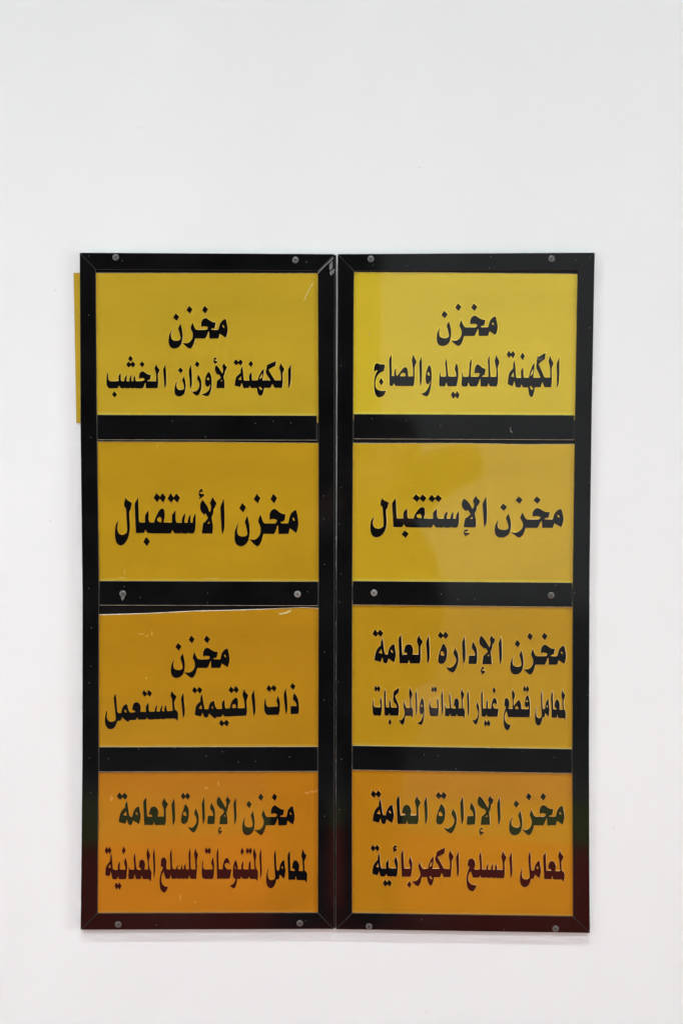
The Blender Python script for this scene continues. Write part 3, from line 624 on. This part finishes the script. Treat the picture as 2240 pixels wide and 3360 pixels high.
# scratch on the first plate, dried glue at the corner of the left board
left = bpy.data.objects['sign_board']
plates = [o for o in left.children if o.name.startswith('name_plate')]
decal('scratch', [(1025.5, 927), (1027, 929), (1012, 957), (998.5, 986), (996.5, 985), (1010, 955)], D_PL + 0.00002, D_PL + 0.00015, M_SCR, plates[0], 'pale slanting scratch')
decal('peeled_corner', [(470 / 1.568 * 0 + 913, 2013), (930, 2010), (948, 2004), (957, 1999), (953, 2007), (938, 2014), (920, 2017)], D_PL + 0.00002, D_PL + 0.0002, M_SCR, plates[2], 'bubbled glossy film')
strips_l = [o for o in left.children if o.name.startswith('frame_strip')]
for poly in ([(1042.5, 894), (1047, 888), (1066, 868), (1080, 856), (1088, 846), (1092.5, 843), (1093.5, 848), (1088, 856), (1076, 865), (1060, 880), (1045, 897)],
             [(1080, 868), (1091, 856), (1091, 879), (1081, 888)],
             [(1081, 893), (1090, 885), (1096.4, 881), (1096.4, 893), (1090, 900), (1087, 905), (1083, 902)]):
    decal('glue_smear', poly, D_ST + 0.0001, D_ST + 0.0004, M_TAPE, strips_l[1], 'dried grey glue smear')

right = bpy.data.objects['sign_board.001']
plates_r = [o for o in right.children if o.name.startswith('name_plate')]
rails_l = [o for o in left.children if o.name.startswith('cross_rail')]
rails_r = [o for o in right.children if o.name.startswith('cross_rail')]
def blot(cx, cy, rx, ry, k, n=11, seed=1):
    rnd = random.Random(seed)
    return [(cx + rx * (1 + k * rnd.uniform(-1, 1)) * math.cos(2 * math.pi * i / n), cy + ry * (1 + k * rnd.uniform(-1, 1)) * math.sin(2 * math.pi * i / n)) for i in range(n)]
M_SM1 = add_noise(mat('pale_smear_on_orange', (0.54, 0.245, 0.035), 0.4), 300, 0.4, (0.55, 0.25, 0.04), tint=(0.47, 0.19, 0.015))
M_SM2 = add_noise(mat('pale_smear_on_yellow', (0.54, 0.37, 0.08), 0.4), 300, 0.4, (0.55, 0.38, 0.08), tint=(0.48, 0.28, 0.025))
P0, P1 = D_PL + 0.00009, D_PL + 0.00018
for i, (cx, cy, rx, ry) in enumerate([(366, 2621, 5, 9), (1008, 2602, 9, 3.5), (1026, 2598, 11, 3), (1038, 2595, 4, 5), (678, 2586, 8, 2.5), (717, 2571, 2.5, 7), (592, 2945, 2.5, 12), (640, 2960, 3, 5)]):
    decal('smear', blot(cx, cy, rx, ry, .4, seed=i), P0, P1, M_SM1, plates[3], 'pale smear')
for i, (cx, cy, rx, ry, pl_) in enumerate([(463, 2080, 9, 1.6, 2), (482, 2087, 5, 1.6, 2), (499, 2079, 1.6, 10, 2), (480, 2226, 3, 3, 2), (409, 1878, 1.5, 8, 1), (516, 1462, 2, 4, 1), (700, 1898, 26, 1.5, 1), (400, 1896, 12, 1.5, 1)]):
    decal('smear', blot(cx, cy, rx, ry, .4, seed=20 + i), P0, P1, M_SM2, plates[pl_], 'pale scuff')
for i, (cx, cy, rx, ry, pl_) in enumerate([(1210, 1098, 3.5, 4.5, 0), (1218, 1229, 2.5, 3, 0), (1217, 1238, 2, 2.5, 0), (1779, 1772, 2.2, 2.2, 1), (1584, 1527, 2, 2, 1), (1190, 1876, 2, 2, 1)]):
    decal('dent', blot(cx, cy, rx, ry, .3, seed=40 + i), P0, P1, M_SM2, plates_r[pl_])
decal('glue_smear', [(397, 1957), (410, 1957), (407, 1964), (402, 1971), (398.5, 1966)], D_ST - 0.0001, D_ST + 0.0003, M_TAPE, rails_l[1], 'dried grey drip')
decal('scratch', [(1673, 1400), (1675, 1400), (1675.5, 1412), (1682, 1418), (1676, 1420), (1672.5, 1413)], D_ST - 0.0001, D_ST + 0.0001, M_TAPE, rails_r[0])
sm = [(1770 + 9.5 * math.cos(t), 1174 + 8.5 * math.sin(t)) for t in [i * .5236 for i in range(-1, 8)]] + [(1770 + 5 * math.cos(t), 1173 + 4.5 * math.sin(t)) for t in [i * .5236 for i in range(7, -2, -1)]]
decal('thumb_print', sm, D_PL + 0.00052, D_PL + 0.0006, mat('greasy_grey_print', (0.07, 0.07, 0.06), 0.5), plates_r[0], 'grey ring-shaped smudge')

# plate slipped in behind the left board, only its edge shows
bm = bmesh.new()
prism(bm, [(242, 895), (300, 895), (308, 1387), (251, 1387.5)], 0.0002, 0.0030, 1.0, 0.0004)
M_STRAY = add_noise(mat('spare_yellow_acrylic', (0.56, 0.37, 0.03), 0.12), 12, 0.12, (0.58, 0.385, 0.03))
sp = link('spare_name_plate', bm, [M_STRAY, M_LIP, M_LIP], None, origin=at(251, 1387.5, 0))
tag(sp, label='narrow yellow edge of a plate poking out behind the left sign board', category='plate')

# ------------------------------------------------------------------ the photographer, seen only as a reflection in the glossy boards
M_SKIN = add_noise(mat('brown_skin', (0.33, 0.19, 0.12), 0.5), 30, 0.15, (0.34, 0.2, 0.13))
M_COAT = add_noise(mat('black_wool_coat', (0.012, 0.012, 0.013), 0.9, 0.2), 60, 0.4, (0.014, 0.014, 0.015))
M_HAIR = mat('black_hair', (0.01, 0.009, 0.008), 0.5)
M_SHOE = mat('black_leather', (0.015, 0.014, 0.013), 0.35)
M_BAG = add_noise(mat('white_cotton_bag_cloth', (0.82, 0.81, 0.78), 0.8), 60, 0.1, (0.82, 0.81, 0.78))

def skinned(name, joints, edges, m, parent, root=0, sub=2):
    me = bpy.data.meshes.new(name)
    me.from_pydata([(j[0], j[1], j[2] * ZS) for j in joints], edges, [])
    o = bpy.data.objects.new(name, me); COL.objects.link(o); o.parent = parent
    o.location = -world_of(parent)
    md = o.modifiers.new('skin', 'SKIN'); md.use_smooth_shade = True
    for i, j in enumerate(joints):
        s = me.skin_vertices[0].data[i]; s.radius = (j[3], j[4] if len(j) > 4 else j[3]); s.use_root = (i == root)
    o.modifiers.new('subdivision', 'SUBSURF').levels = sub
    o.modifiers['subdivision'].render_levels = sub
    me.materials.append(m)
    return o

PX, PY = 0.09, -2.84
HX = 0.19; ZS = 1.055                       # a tall photographer
per = empty('person', (PX, PY, 0.008))
tag(per, label='person in a long black coat photographing the boards, reflected dimly in them', category='person')
RH = Vector((0.115, -2.60, 1.585)); LH = Vector((-0.045, -2.63, 1.50))
J = [(PX, PY, 0.95, .13, .10), (PX, PY, 1.15, .12, .09), (PX, PY + .01, 1.36, .15, .095), (PX, PY + .01, 1.46, .06), (PX + .06, PY + .02, 1.53, .048),
     (HX, PY + .03, 1.60, .072, .085), (HX, PY + .03, 1.68, .074, .092), (HX, PY + .02, 1.74, .045, .06),
     (PX + .17, PY + .02, 1.46, .045), (.51, PY + .08, 1.62, .042), (RH.x + .05, RH.y - .03, RH.z - .01, .026), (RH.x, RH.y, RH.z, .022, .034),
     (PX - .17, PY + .01, 1.41, .05), (-.25, PY + .06, 1.16, .042), (LH.x - .03, LH.y - .05, LH.z - .05, .026), (LH.x, LH.y, LH.z, .022, .034),
     (PX + .10, PY, .88, .09), (.115, PY + .01, .50, .06), (.115, PY, .10, .04), (.115, PY + .13, .045, .035),
     (PX - .13, PY, .88, .09), (-.155, PY + .01, .50, .06), (-.155, PY, .10, .04), (-.155, PY + .13, .045, .035)]
E = [(0, 1), (1, 2), (2, 3), (3, 4), (4, 5), (5, 6), (6, 7), (2, 8), (8, 9), (9, 10), (10, 11), (2, 12), (12, 13), (13, 14), (14, 15),
     (0, 16), (16, 17), (17, 18), (18, 19), (0, 20), (20, 21), (21, 22), (22, 23)]
for hand, hv, sx in ((11, RH, -1), (15, LH, 1)):
    for f in range(4):                                        # four fingers closing round the camera
        dz = .024 - f * .016; ln = (.036, .042, .039, .030)[f]
        k = len(J)
        J += [(hv.x + sx * .018, hv.y + .016, hv.z + dz, .0095), (hv.x + sx * (.018 + ln * .6), hv.y + .030, hv.z + dz, .0088),
              (hv.x + sx * (.018 + ln), hv.y + .020, hv.z + dz - .002, .0075)]
        E += [(hand, k), (k, k + 1), (k + 1, k + 2)]
    k = len(J)                                                # thumb from the side of the palm
    J += [(hv.x + sx * .006, hv.y - .018, hv.z + .020, .011), (hv.x + sx * .030, hv.y - .030, hv.z + .030, .0095)]
    E += [(hand, k), (k, k + 1)]
skinned('body', J, E, M_SKIN, per)
skinned('sleeve', [(PX + .12, PY, 1.46, .11), (.36, PY + .04, 1.60, .10), (.515, PY + .08, 1.63, .076), (.33, PY + .15, 1.60, .055), (RH.x + .07, RH.y - .04, RH.z - .01, .042)],
        [(0, 1), (1, 2), (2, 3), (3, 4)], M_COAT, per)
skinned('sleeve', [(PX - .13, PY, 1.40, .085), (-.21, PY + .03, 1.28, .075), (-.26, PY + .06, 1.15, .066), (-.17, PY + .12, 1.27, .055), (LH.x - .045, LH.y - .06, LH.z - .07, .042)],
        [(0, 1), (1, 2), (2, 3), (3, 4)], M_COAT, per)

def loft(name, rings, m, parent, n=40, fold=0.0, cap=True):
    bm = bmesh.new(); rr = []
    for i, (cx, cy, z, a, b) in enumerate(rings):
        ring = []
        for k in range(n):
            t = 2 * math.pi * k / n
            f = 1 + fold * math.sin(7 * t + .6 * math.sin(3 * t)) * (1 - i / len(rings))
            ring.append(bm.verts.new((cx + a * f * math.cos(t), cy + b * f * math.sin(t), z * ZS)))
        rr.append(ring)
    for a, b in zip(rr, rr[1:]):
        for k in range(n): bm.faces.new((a[k], a[(k + 1) % n], b[(k + 1) % n], b[k]))
    if cap: bm.faces.new(rr[0][::-1]); bm.faces.new(rr[-1])
    bmesh.ops.recalc_face_normals(bm, faces=bm.faces)
    o = link(name, bm, m, parent, origin=(rings[0][0], rings[0][1], rings[0][2] * ZS), smooth=True)
    return o
loft('coat', [(PX - .10, PY, .62, .27, .18), (PX - .05, PY, .80, .29, .18), (PX - .03, PY, 1.00, .31, .17), (PX - .02, PY, 1.16, .31, .17),
              (PX - .01, PY, 1.30, .27, .15), (PX, PY, 1.40, .20, .12), (PX, PY, 1.47, .10, .085), (PX, PY, 1.50, .075, .075)], M_COAT, per, fold=0.05)
loft('hair', [(HX - .03, PY - .05, 1.44, .16, .07), (HX, PY - .045, 1.53, .12, .075), (HX, PY - .04, 1.62, .112, .09), (HX, PY - .02, 1.70, .108, .100), (HX, PY, 1.765, .085, .088), (HX, PY + .005, 1.80, .045, .045)], M_HAIR, per)
for s in (-1, 1):
    loft('trouser_leg', [(-.02 + s * .135, PY, .03, .105, .11), (-.02 + s * .135, PY, .30, .112, .11), (-.02 + s * .135, PY, .64, .125, .12)], M_COAT, per, n=20)
    bm = bmesh.new(); box(bm, (-.02 + s * .135, PY + .06, .045), (.095, .28, .07)); bmesh.ops.bevel(bm, geom=bm.edges[:], offset=.028, segments=3, affect='EDGES')
    link('shoe', bm, M_SHOE, per, origin=(-.02 + s * .135, PY + .06, .01), smooth=True)
# small face features on the side turned to the wall
bm = bmesh.new()


def ball(bm, c, r, mi=0):
    g = bmesh.ops.create_uvsphere(bm, u_segments=14, v_segments=9, radius=1)
    for v in g['verts']: v.co = Vector((c[0] + v.co.x * r[0], c[1] + v.co.y * r[1], c[2] + v.co.z * r[2]))
fy = PY + .03 + .085
ball(bm, (HX, fy + .006, 1.725), (.014, .022, .024)); link('nose', bm, M_SKIN, per, origin=(HX, fy, 1.725), smooth=True)
M_EYE = mat('eye_white', (0.6, 0.58, 0.55), 0.2); M_LIPS = mat('lips', (0.25, 0.10, 0.08), 0.4)
for s in (-1, 1):
    bm = bmesh.new(); ball(bm, (HX + s * .031, fy - .006, 1.753), (.014, .010, .008)); link('eye', bm, M_EYE, per, origin=(HX + s * .031, fy, 1.753), smooth=True)
    bm = bmesh.new(); ball(bm, (HX + s * .082, PY + .03, 1.735), (.012, .02, .032)); link('ear', bm, M_SKIN, per, origin=(HX + s * .082, PY + .03, 1.735), smooth=True)
bm = bmesh.new(); ball(bm, (HX, fy - .006, 1.68), (.024, .010, .007)); link('mouth', bm, M_LIPS, per, origin=(HX, fy, 1.68), smooth=True)

# the camera in the hands
cm = empty('photo_camera', (0.035, -2.60, 1.58))
tag(cm, label='black camera held upright by the person reflected in the boards', category='camera')
M_CAM = mat('black_camera_plastic', (0.02, 0.02, 0.021), 0.45); M_LENS = mat('coated_lens_glass', (0.01, 0.012, 0.02), 0.03, 0.8)
bm = bmesh.new(); box(bm, (.035, -2.615, 1.65), (.085, .05, .135)); bmesh.ops.bevel(bm, geom=bm.edges[:], offset=.009, segments=3, affect='EDGES')
link('camera_body', bm, M_CAM, cm, origin=(.035, -2.615, 1.58), smooth=False)
def tube(name, m, x, z, y0, y1, r, parent):
    b = bmesh.new(); g = bmesh.ops.create_cone(b, cap_ends=True, segments=32, radius1=r, radius2=r, depth=y1 - y0)
    for v in g['verts']: v.co = Vector((x + v.co.x, (y0 + y1) / 2 + v.co.z, z + v.co.y))
    return link(name, b, m, parent, origin=(x, y0, z))
tube('lens_barrel', M_CAM, .02, 1.65, -2.592, -2.535, .036, cm)
tube('lens_glass', M_LENS, .02, 1.65, -2.536, -2.533, .030, cm)

# white cloth bag hanging at the side, added for a pale patch of reflection
bg_ = empty('cloth_bag', (.30, -2.80, .785))
tag(bg_, label='small white cloth bag at the hip of the photographer, added for a pale reflection', category='bag')
bm = bmesh.new()
f = [bm.verts.new(p) for p in ((.215, -2.64, .83), (.23, -2.64, .795), (.375, -2.64, .785), (.37, -2.64, .83), (.335, -2.64, .91), (.31, -2.64, .915))]
b = [bm.verts.new((v.co.x, v.co.y - .045, v.co.z)) for v in f]
bm.faces.new(f); bm.faces.new(b[::-1])
for i in range(6): bm.faces.new((f[i], b[i], b[(i + 1) % 6], f[(i + 1) % 6]))
bmesh.ops.bevel(bm, geom=bm.edges[:], offset=.008, segments=2, affect='EDGES'); bmesh.ops.recalc_face_normals(bm, faces=bm.faces)
link('pouch', bm, M_BAG, bg_, origin=(.30, -2.66, .785))
skinned('strap', [(.315, -2.66, .86, .006, .012), (.33, -2.68, 1.05, .006, .012), (.22, -2.70, 1.38, .006, .012)], [(0, 1), (1, 2)], M_COAT, bg_, sub=1)
